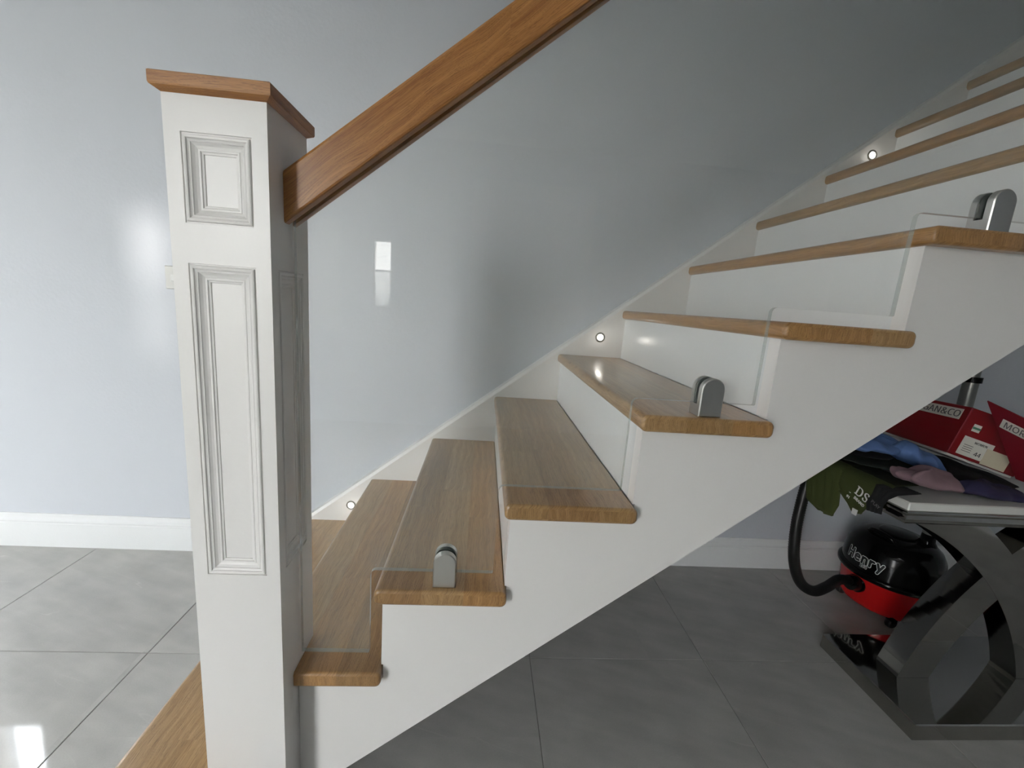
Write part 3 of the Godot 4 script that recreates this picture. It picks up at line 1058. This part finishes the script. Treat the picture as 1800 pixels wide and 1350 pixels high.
func build_vacuum() -> void:
	var v := thing("vacuum_cleaner", "red and black drum vacuum cleaner on the tiles by the wall", "vacuum cleaner", Vector3(2.52, 0, 0.27))
	# in its own axes the front looks along +z; turned so that it looks along -x
	v.rotation.y = -PI / 2 + 0.13
	put("drum", lathe([Vector2(0, 0.035), Vector2(0.135, 0.036), Vector2(0.146, 0.043), Vector2(0.152, 0.06), Vector2(0.16, 0.15), Vector2(0.161, 0.168)], 56), M.red_plastic, v)
	put("rim", lathe([Vector2(0.158, 0.165), Vector2(0.171, 0.166), Vector2(0.1755, 0.172), Vector2(0.1755, 0.184), Vector2(0.17, 0.19), Vector2(0.16, 0.192)], 56), M.black_plastic, v)
	var cap := put("cap", lathe([Vector2(0.164, 0.188), Vector2(0.163, 0.205), Vector2(0.161, 0.245), Vector2(0.155, 0.278), Vector2(0.141, 0.307), Vector2(0.118, 0.328), Vector2(0.088, 0.339), Vector2(0.06, 0.342), Vector2(0.0, 0.343)], 56), M.black_plastic, v)
	# raised bridge and a carrying handle on the cap
	put("cable_winder", lathe([Vector2(0.066, 0.34), Vector2(0.064, 0.346), Vector2(0.056, 0.349), Vector2(0.0, 0.35)], 36), M.black_plastic, v)
	put("handle", tube(smooth_path([Vector3(0.05, 0.33, 0.085), Vector3(0.03, 0.348, 0.095), Vector3(-0.03, 0.348, 0.095), Vector3(-0.05, 0.33, 0.085)], 6), 0.008, 12), M.black_plastic, v)
	var dock_at := v.transform.affine_inverse() * Vector3(2.585, 0.0, 0.325)
	var dock := put("wand_dock", lathe([Vector2(0.0, 0.29), Vector2(0.036, 0.29), Vector2(0.033, 0.33), Vector2(0.024, 0.345), Vector2(0.022, 0.375), Vector2(0.0, 0.375)], 28), M.black_plastic, v)
	dock.position = Vector3(dock_at.x, 0, dock_at.z)
	put("latch", box(Vector3(0.15, 0.165, -0.02), Vector3(0.184, 0.21, 0.02), 0.005), M.black_plastic, v)
	put("latch", box(Vector3(-0.184, 0.165, -0.02), Vector3(-0.15, 0.21, 0.02), 0.005), M.black_plastic, v)
	# hose socket in the front
	var port := put("hose_socket", lathe([Vector2(0.0, 0.0), Vector2(0.036, 0.0), Vector2(0.036, 0.018), Vector2(0.031, 0.024), Vector2(0.029, 0.05), Vector2(0.0, 0.05)], 32, false), M.black_plastic, v)
	port.position = Vector3(0, 0.125, 0.142)
	port.rotation.x = PI / 2 - 0.12
	# castors in front, larger wheels behind
	for sx in [-1.0, 1.0]:
		var c := put("castor", lathe([Vector2(0, -0.011), Vector2(0.018, -0.011), Vector2(0.021, -0.007), Vector2(0.021, 0.007), Vector2(0.018, 0.011), Vector2(0, 0.011)], 24, false), M.rubber, v)
		c.position = Vector3(sx * 0.105, 0.0213, 0.085)
		c.rotation.z = PI / 2
		put("castor_fork", box(Vector3(sx * 0.105 - 0.014, 0.022, 0.07), Vector3(sx * 0.105 + 0.014, 0.05, 0.1), 0.004), M.black_plastic, v)
		var w := put("wheel", lathe([Vector2(0, -0.013), Vector2(0.034, -0.013), Vector2(0.04, -0.008), Vector2(0.04, 0.008), Vector2(0.034, 0.013), Vector2(0, 0.013)], 28, false), M.rubber, v)
		w.position = Vector3(sx * 0.135, 0.0403, -0.1)
		w.rotation.z = PI / 2
	# lettering round the front of the cap: strokes with a white outline and a black core
	var strokes := {
		"H": [[0, 0, 0, 1], [0.62, 0, 0.62, 1], [0, 0.5, 0.62, 0.5]],
		"e": [[0, 0.36, 0.5, 0.36], [0.5, 0.36, 0.44, 0.6], [0.44, 0.6, 0.2, 0.66], [0.2, 0.66, 0.02, 0.5], [0.02, 0.5, 0.02, 0.18], [0.02, 0.18, 0.2, 0.0], [0.2, 0.0, 0.5, 0.06]],
		"n": [[0, 0, 0, 0.66], [0, 0.5, 0.2, 0.66], [0.2, 0.66, 0.42, 0.58], [0.42, 0.58, 0.46, 0.0]],
		"r": [[0, 0, 0, 0.66], [0, 0.45, 0.16, 0.64], [0.16, 0.64, 0.34, 0.62]],
		"y": [[0, 0.66, 0.22, 0.02], [0.5, 0.66, 0.1, -0.32]],
		"2": [[0, 0.85, 0.25, 1], [0.25, 1, 0.5, 0.8], [0.5, 0.8, 0.0, 0.0], [0, 0, 0.52, 0]],
		"0": [[0.1, 0.1, 0.0, 0.5], [0.0, 0.5, 0.1, 0.9], [0.1, 0.9, 0.4, 0.9], [0.4, 0.9, 0.5, 0.5], [0.5, 0.5, 0.4, 0.1], [0.4, 0.1, 0.1, 0.1]]}
	var write := func(text: String, u0: float, v0: float, size: float, gap: float, thick: float, rim: float, rad: float) -> void:
		var u := u0
		for ch in text:
			var widest := 0.0
			for q in strokes[ch]:
				widest = maxf(widest, maxf(q[0], q[2]))
			for layer in 2:
				var half := thick + rim if layer == 0 else thick
				var r := rad + 0.0007 * layer
				var wrap := func(p: Vector2) -> Vector3:
					var an := p.x / 0.165
					var lean := maxf(0.0, p.y - 0.205) * 0.1
					return Vector3((r - lean) * sin(an), p.y, (r - lean) * cos(an))
				var sf := begin()
				for q in strokes[ch]:
					var a := Vector2(u + q[0] * size, v0 + q[1] * size)
					var b := Vector2(u + q[2] * size, v0 + q[3] * size)
					var d := (b - a).normalized()
					var nn := Vector2(-d.y, d.x)
					var ring := []
					for m in 7:
						var an := -PI / 2 + m * PI / 6.0
						ring.append(b + (d * cos(an) + nn * sin(an)) * half)
					for m in 7:
						var an := PI / 2 + m * PI / 6.0
						ring.append(a + (d * cos(an) + nn * sin(an)) * half)
					var mid := (a + b) * 0.5
					for m in ring.size():
						tri(sf, wrap.call(mid), wrap.call(ring[m]), wrap.call(ring[(m + 1) % ring.size()]), wrap.call(mid) * Vector3(1, 0, 1))
				put("letter", done(sf), M.print_white if layer == 0 else M.print_black, v)
			u += widest * size + gap
	write.call("Henry", -0.060, 0.224, 0.036, 0.0125, 0.0042, 0.0022, 0.1652)
	write.call("200", 0.004, 0.2075, 0.0095, 0.0045, 0.0013, 0.0012, 0.1662)
	# the corrugated hose, in the vacuum's own axes
	var inv := v.transform.affine_inverse()
	var keys := []
	for p in [Vector3(2.335, 0.135, 0.29), Vector3(2.27, 0.148, 0.305), Vector3(2.185, 0.142, 0.345), Vector3(2.1, 0.148, 0.38), Vector3(2.02, 0.2, 0.4), Vector3(1.968, 0.30, 0.41), Vector3(1.955, 0.42, 0.405), Vector3(1.965, 0.54, 0.395), Vector3(1.99, 0.66, 0.38), Vector3(2.05, 0.82, 0.34), Vector3(2.15, 0.97, 0.29), Vector3(2.3, 1.12, 0.25), Vector3(2.44, 1.24, 0.27), Vector3(2.54, 1.30, 0.305), Vector3(2.58, 1.285, 0.32)]:
		keys.append(inv * p)
	var path := smooth_path(keys, 26)
	var radii := []
	for k in path.size():
		radii.append(0.0182 + 0.0011 * (1.0 if k % 2 == 0 else -1.0))
	put("hose", tube(path, radii, 16), M.hose_plastic, v)
	# steel wand leaning behind the table
	var wnd := thing("vacuum_wand", "bright steel vacuum tube with a black collar leaning behind the red box", "vacuum wand", Vector3.ZERO)
	var a0 := Vector3(2.585, 0.376, 0.325)
	var a1 := Vector3(2.581, 1.21, 0.326)
	put("tube", tube([a0, a0.lerp(a1, 0.735)], 0.0225, 24), M.wand_steel, wnd)
	put("collar", tube([a0.lerp(a1, 0.735), a0.lerp(a1, 0.76)], 0.029, 24), M.black_plastic, wnd)
	put("upper_tube", tube([a0.lerp(a1, 0.76), a1], 0.02, 24), M.wand_steel, wnd)

# a soft heap of cloth: a flattened ball with folds
func lump(size: Vector3, seed_: int, fold: float, freq := 3.0, flat_bottom := 0.35, wedge := Vector2.ZERO, n := 44) -> ArrayMesh:
	var warp := noise_of(seed_, 1.0, 2)
	var s := begin()
	s.set_smooth_group(1)
	var pts := []
	for i in n + 1:
		var row := []
		var ph := PI * i / n
		for j in n * 2:
			var th := TAU * j / (n * 2)
			var d := Vector3(sin(ph) * cos(th), cos(ph), sin(ph) * sin(th))
			var rim := 1.0 + 0.16 * warp.get_noise_2d(cos(th) * 1.3 + seed_, sin(th) * 1.3) + 0.05 * sin(th * 5.0 + seed_)
			var p := Vector3(signf(d.x) * pow(absf(d.x), 0.75) * size.x * rim, d.y * size.y, signf(d.z) * pow(absf(d.z), 0.75) * size.z * rim)
			# long soft folds running across the heap
			var q := (p.x * cos(seed_ * 1.0) + p.z * sin(seed_ * 1.0)) * freq * 9.0 + 1.8 * warp.get_noise_2d(p.x * 7.0, p.z * 7.0 + seed_)
			var w := 1.0 - pow(absf(sin(q)), 1.6)
			p.y += size.y * fold * (w - 0.4) * (0.5 + 0.5 * d.y) + size.y * 0.35 * warp.get_noise_2d(p.x * 11.0, p.z * 11.0)
			if wedge != Vector2.ZERO:   # thick on the left, thin on the right, flat underneath
				p.y = maxf(0.0, p.y / size.y) * lerpf(wedge.x, wedge.y, clampf(p.x / size.x * 0.5 + 0.5, 0.0, 1.0))
			elif p.y < -size.y * flat_bottom:
				p.y = -size.y * flat_bottom
			row.append(p)
		pts.append(row)
	for i in n:
		for j in n * 2:
			var j1 := (j + 1) % (n * 2)
			var out: Vector3 = pts[i][j] + pts[i + 1][j1]
			out /= size * size
			if i > 0:
				tri(s, pts[i][j], pts[i][j1], pts[i + 1][j1], out)
			if i < n - 1:
				tri(s, pts[i][j], pts[i + 1][j1], pts[i + 1][j], out)
	return done(s)

func heap(called: String, label: String, at: Vector3, turn: Vector3, size: Vector3, seed_: int, fold: float, m: Material, flat := 0.35, wedge := Vector2.ZERO) -> MeshInstance3D:
	var o := put(called, lump(size, seed_, fold, 4.0, flat, wedge), m)
	o.position = at
	o.rotation = turn
	tag(o, label, "clothing", "clothes piled on the console table")
	return o

# a cloth sheet hanging over the table's left edge, from rows of [outline left z, right z] along a path
func hanging(rows: Array, thick: float, seed_: int) -> ArrayMesh:
	var nz := noise_of(seed_, 6.0, 2)
	var cols := 16
	var grid := [[], []]
	for side in 2:
		for r in rows:
			var line := []
			for c in cols + 1:
				var t := float(c) / cols
				var p: Vector3 = r[0].lerp(r[1], t)
				var edge := minf(t, 1.0 - t)
				var w := nz.get_noise_2d(p.z * 14.0, p.y * 5.0) * 0.005
				var half := thick * 0.5 * minf(1.0, edge * 10.0 + 0.1)
				p.x += w + (-half if side == 0 else half)
				if side == 1 and r.size() > 2:
					p.y -= 0.0
				line.append(p)
			grid[side].append(line)
	var s := begin()
	s.set_smooth_group(1)
	for side in 2:
		for i in rows.size() - 1:
			for c in cols:
				quad(s, grid[side][i][c], grid[side][i][c + 1], grid[side][i + 1][c + 1], grid[side][i + 1][c], Vector3(-1 if side == 0 else 1, 0.2, 0))
	for i in rows.size() - 1:
		for c in [0, cols]:
			quad(s, grid[0][i][c], grid[1][i][c], grid[1][i + 1][c], grid[0][i + 1][c], Vector3(0, 0, -1 if c == 0 else 1))
	for c in cols:
		var e := rows.size() - 1
		quad(s, grid[0][e][c], grid[0][e][c + 1], grid[1][e][c + 1], grid[1][e][c], Vector3.DOWN)
		quad(s, grid[0][0][c], grid[0][0][c + 1], grid[1][0][c + 1], grid[1][0][c], Vector3.UP)
	return done(s)

func build_clothes() -> void:
	var x := 1.806
	# olive T-shirt: body with the print hangs over the left edge, its sleeve further back
	var t := thing("t_shirt", "olive green T-shirt with white lettering hanging over the table's end", "clothing", Vector3.ZERO, "clothes piled on the console table")
	var body := [
		[Vector3(1.93, 0.762, 0.62), Vector3(1.93, 0.762, 0.80)],
		[Vector3(1.84, 0.765, 0.63), Vector3(1.84, 0.765, 0.82)],
		[Vector3(1.812, 0.757, 0.64), Vector3(1.812, 0.757, 0.83)],
		[Vector3(x - 0.004, 0.735, 0.66), Vector3(x - 0.002, 0.740, 0.83)],
		[Vector3(x - 0.008, 0.705, 0.70), Vector3(x - 0.004, 0.715, 0.815)],
		[Vector3(x - 0.008, 0.68, 0.74), Vector3(x - 0.006, 0.69, 0.795)],
		[Vector3(x - 0.008, 0.662, 0.765), Vector3(x - 0.006, 0.668, 0.782)]]
	put("body", hanging(body, 0.008, 31), M.olive_cotton, t)
	var sleeve := [
		[Vector3(1.93, 0.764, 0.5), Vector3(1.93, 0.764, 0.66)],
		[Vector3(1.835, 0.767, 0.53), Vector3(1.835, 0.767, 0.69)],
		[Vector3(1.808, 0.755, 0.56), Vector3(1.808, 0.755, 0.70)],
		[Vector3(x - 0.012, 0.71, 0.588), Vector3(x - 0.008, 0.71, 0.71)],
		[Vector3(x - 0.016, 0.66, 0.602), Vector3(x - 0.012, 0.66, 0.718)],
		[Vector3(x - 0.018, 0.634, 0.612), Vector3(x - 0.014, 0.634, 0.714)],
		[Vector3(x - 0.018, 0.622, 0.66), Vector3(x - 0.014, 0.622, 0.708)]]
	put("sleeve", hanging(sleeve, 0.014, 33), M.olive_cotton, t)
	var xp := x - 0.0145
	var mark := func(text: String, size: float, y: float, z: float, tilt: float, serif: bool) -> void:
		var o := put("lettering", letters(text, size, 0.0015, 0.0, 0.0, serif), M.print_white, t)
		o.position = Vector3(xp, y, z)
		o.rotation = Vector3(0, -PI / 2, 0)
		o.rotate_object_local(Vector3(0, 0, 1), tilt)
	mark.call("DS", 0.034, 0.724, 0.783, -0.3, true)
	mark.call("BRAND", 0.011, 0.702, 0.779, -0.32, false)
	mark.call("-", 0.018, 0.715, 0.748, -0.2, false)
	mark.call("91", 0.010, 0.700, 0.745, -0.25, false)
	put("label_patch", box(Vector3(xp - 0.001, 0.662, 0.766), Vector3(xp + 0.001, 0.678, 0.781)), M.print_white, t)
	# a black shirt with faint lettering beside it
	var b := thing("printed_shirt", "black shirt with small grey letters hanging over the table's end beside the olive one", "clothing", Vector3.ZERO, "clothes piled on the console table")
	var rows := [
		[Vector3(1.87, 0.764, 0.80), Vector3(1.87, 0.764, 0.86)],
		[Vector3(1.803, 0.762, 0.80), Vector3(1.81, 0.757, 0.858)],
		[Vector3(x - 0.012, 0.735, 0.805), Vector3(x - 0.010, 0.742, 0.85)],
		[Vector3(x - 0.014, 0.712, 0.80), Vector3(x - 0.012, 0.722, 0.845)],
		[Vector3(x - 0.014, 0.692, 0.805), Vector3(x - 0.012, 0.698, 0.842)]]
	put("body", hanging(rows, 0.005, 35), M.dark_cotton, b)
	for q in [["PLAY", 0.012, 0.718, 0.827]]:
		var o := put("lettering", letters(q[0], q[1], 0.0012, 0.0), M.print_grey, b)
		o.position = Vector3(x - 0.0178, q[2], q[3])
		o.rotation = Vector3(0, -PI / 2, 0)
		o.rotate_object_local(Vector3(0, 0, 1), -0.35)
	heap("folded_garment", "dark green folded garment at the bottom of the clothes pile", Vector3(1.955, 0.7775, 0.625), Vector3(0, 0.1, 0.0), Vector3(0.12, 0.0085, 0.11), 3, 0.5, M.green_cloth, 0.6)
	heap("black_garment", "black garment rumpled beneath the blue fleece", Vector3(1.935, 0.800, 0.60), Vector3(0, 0.2, -0.03), Vector3(0.13, 0.009, 0.11), 5, 0.5, M.black_cloth, 0.7)
	heap("black_jacket", "black jacket spread under the red box", Vector3(2.2, 0.7515, 0.63), Vector3(0, -0.26, 0), Vector3(0.12, 0.03, 0.17), 7, 0.3, M.black_cloth, 0.0, Vector2(0.044, 0.004))
	var f := thing("blue_fleece", "light blue fleece jumper crumpled on top of the pile with one sleeve trailing", "clothing", Vector3.ZERO, "clothes piled on the console table")
	var fb := put("body", lump(Vector3(0.115, 0.02, 0.10), 12, 0.7, 4.0, 0.5), M.blue_fleece, f)
	fb.position = Vector3(1.865, 0.836, 0.645)
	fb.rotation = Vector3(0.0, 0.15, -0.03)
	var fs := put("sleeve", lump(Vector3(0.085, 0.024, 0.045), 17, 0.7, 4.0, 0.9), M.blue_fleece, f)
	fs.position = Vector3(1.985, 0.813, 0.715)
	fs.rotation = Vector3(0.0, 0.05, -0.33)
	heap("pink_scarf", "dusty pink knitted scarf twisted on the table top", Vector3(1.935, 0.785, 0.806), Vector3(0.0, -0.15, -0.16), Vector3(0.085, 0.02, 0.034), 23, 0.9, M.pink_knit, 0.9)
	heap("purple_knit", "dark purple knitted garment lying on the white table top", Vector3(2.105, 0.764, 0.815), Vector3(0, -0.12, 0.0), Vector3(0.08, 0.017, 0.042), 29, 0.7, M.purple_knit, 0.7)

func build_boxes() -> void:
	# shoe box: corner at its origin, x along the end, y up, -z along the long side
	var b := thing("shoe_box", "red cardboard shoe box tilted on the clothes, with a white size sticker", "box", Vector3(2.1042, 0.8219, 0.6946))
	b.rotation = Vector3(-0.0569, -0.2634, -0.2744)
	var L := 0.308
	var W := 0.178
	var H := 0.1437
	put("body", box(Vector3(0.0, 0.004, -L), Vector3(W, H, 0.0), 0.0015), M.red_card, b)
	put("inner_tray", box(Vector3(0.003, -0.003, -L + 0.003), Vector3(W - 0.003, 0.004, -0.003), 0.001), M.white_card, b)
	put("fold", box(Vector3(-0.0012, 0.006, -0.0012), Vector3(0.003, H, 0.003), 0.001), M.red_lid, b)
	# name strip on the long side
	put("name_strip", box(Vector3(-0.0009, 0.103, -0.245), Vector3(0.0001, 0.134, -0.02)), M.sticker, b)
	var w1 := put("lettering", letters("MORGAN&CO", 0.030, 0.0006, 0.0), M.print_grey, b)
	w1.position = Vector3(-0.0012, 0.1185, -0.1325)
	w1.rotation.y = -PI / 2
	w1.scale = Vector3(1.18, 0.9, 1)
	# stickers on the end
	put("size_sticker", box(Vector3(0.02, 0.012, -0.0001), Vector3(0.098, 0.066, 0.0009)), M.sticker, b)
	put("price_sticker", box(Vector3(0.085, 0.006, 0.0009), Vector3(0.148, 0.052, 0.0016)), M.sticker_cream, b)
	put("seal_sticker", box(Vector3(0.026, 0.083, -0.0001), Vector3(0.046, 0.104, 0.0009), 0.0003), M.sticker, b)
	put("seal_band", box(Vector3(0.026, 0.09, 0.0009), Vector3(0.046, 0.096, 0.0012)), M.sticker_green, b)
	for q in [["44", 0.016, Vector2(0.07, 0.026)], ["WOMEN", 0.009, Vector2(0.066, 0.055)]]:
		var o := put("lettering", letters(q[0], q[1], 0.0005, 0.0), M.print_black, b)
		o.position = Vector3(q[2].x, q[2].y, 0.0013)
	for k in 4:
		put("print_line", box(Vector3(0.028, 0.024 + k * 0.006, 0.0009), Vector3(0.052, 0.0255 + k * 0.006, 0.0011)), M.print_grey, b)
	# the lid leans in front of the box's end
	var l1 := Vector3(2.100, 0.9905, 0.76)
	var l2 := Vector3(2.214, 0.7885, 0.785)
	var l3 := Vector3(2.1294, 0.9518, 0.86)
	var ex := (l3 - l1).normalized()
	var ey := (l1 - l2).normalized()
	ey = (ey - ex * ex.dot(ey)).normalized()
	var ez := ex.cross(ey)
	var lid := thing("box_lid", "red cardboard box lid leaning against the shoe box", "box lid")
	lid.transform = Transform3D(Basis(ex, ey, ez), l2)
	var h := l1.distance_to(l2)
	var s := begin()
	var top_corner := Vector2((l1 - l2).dot(ex), (l1 - l2).dot(ey))
	var lw := 0.165
	add_prism(s, PackedVector2Array([Vector2(0.0, 0.0), Vector2(0.012, 0.004), Vector2(lw, 0.07), Vector2(top_corner.x + lw + 0.06, top_corner.y), top_corner]), -0.003, 0.0)
	put("panel", done(s), M.red_lid, lid)
	var base_x := top_corner.x
	h = top_corner.y
	put("name_strip", box(Vector3(base_x + 0.045, h - 0.06, 0.0), Vector3(base_x + 0.185, h - 0.03, 0.0008)), M.sticker, lid)
	var w2 := put("lettering", letters("MORGAN&CO", 0.030, 0.0006, 0.0), M.print_grey, lid)
	w2.position = Vector3(base_x + 0.115, h - 0.045, 0.0011)
	w2.scale = Vector3(0.68, 0.9, 1)
	var fh := put("finger_hole", lathe([Vector2(0, 0.0006), Vector2(0.0095, 0.0006), Vector2(0.0095, 0.0)], 20), M.print_black, lid)
	fh.position = Vector3(0.022, 0.05, 0.0)
	fh.rotation.x = PI / 2

func _ready() -> void:
	# ---- camera
	var cam := Camera3D.new()
	cam.name = "camera"
	add_child(cam)
	cam.position = Vector3(0.7712, 1.14995, 1.77734)
	cam.rotation = Vector3(-0.18577, -0.07621, 0.0753)
	cam.fov = rad_to_deg(2.0 * atan(675.0 / 753.4232))
	cam.near = 0.02
	cam.far = 200.0
	cam.current = true
	# ---- sky and exposure
	var sky_m := ProceduralSkyMaterial.new()
	sky_m.sky_top_color = Color(0.93, 0.95, 0.97)
	sky_m.sky_horizon_color = Color(1.0, 0.99, 0.965)
	sky_m.ground_bottom_color = Color(0.52, 0.52, 0.50)
	sky_m.ground_horizon_color = Color(0.75, 0.75, 0.74)
	var sky := Sky.new()
	sky.sky_material = sky_m
	var env := Environment.new()
	env.background_mode = Environment.BG_SKY
	env.sky = sky
	env.background_energy_multiplier = 24.0
	env.tonemap_mode = Environment.TONE_MAPPER_LINEAR
	env.tonemap_exposure = 1.0
	env.sdfgi_enabled = true
	env.ssao_enabled = true
	env.ssil_enabled = true
	var we := WorldEnvironment.new()
	we.name = "world_environment"
	we.environment = env
	add_child(we)

	# ---- a low hazy sun behind the camera, shining in through the windows of the front wall
	var sun := DirectionalLight3D.new()
	sun.name = "sun"
	sun.light_color = Color(1.0, 0.98, 0.95)
	sun.light_energy = 2.3
	sun.light_angular_distance = 2.2
	sun.shadow_enabled = true
	sun.sky_mode = DirectionalLight3D.SKY_MODE_LIGHT_ONLY
	add_child(sun)
	sun.look_at_from_position(Vector3(-0.12, 1.47, 4.08), Vector3(-0.505, 1.265, 0.0))

	make_materials()
	build_room()
	build_floor()
	build_stairs()
	build_newel()
	build_handrail()
	build_glass()
	build_clamps()
	build_lights()
	build_switch()
	build_table()
	build_vacuum()
	build_boxes()
	build_clothes()
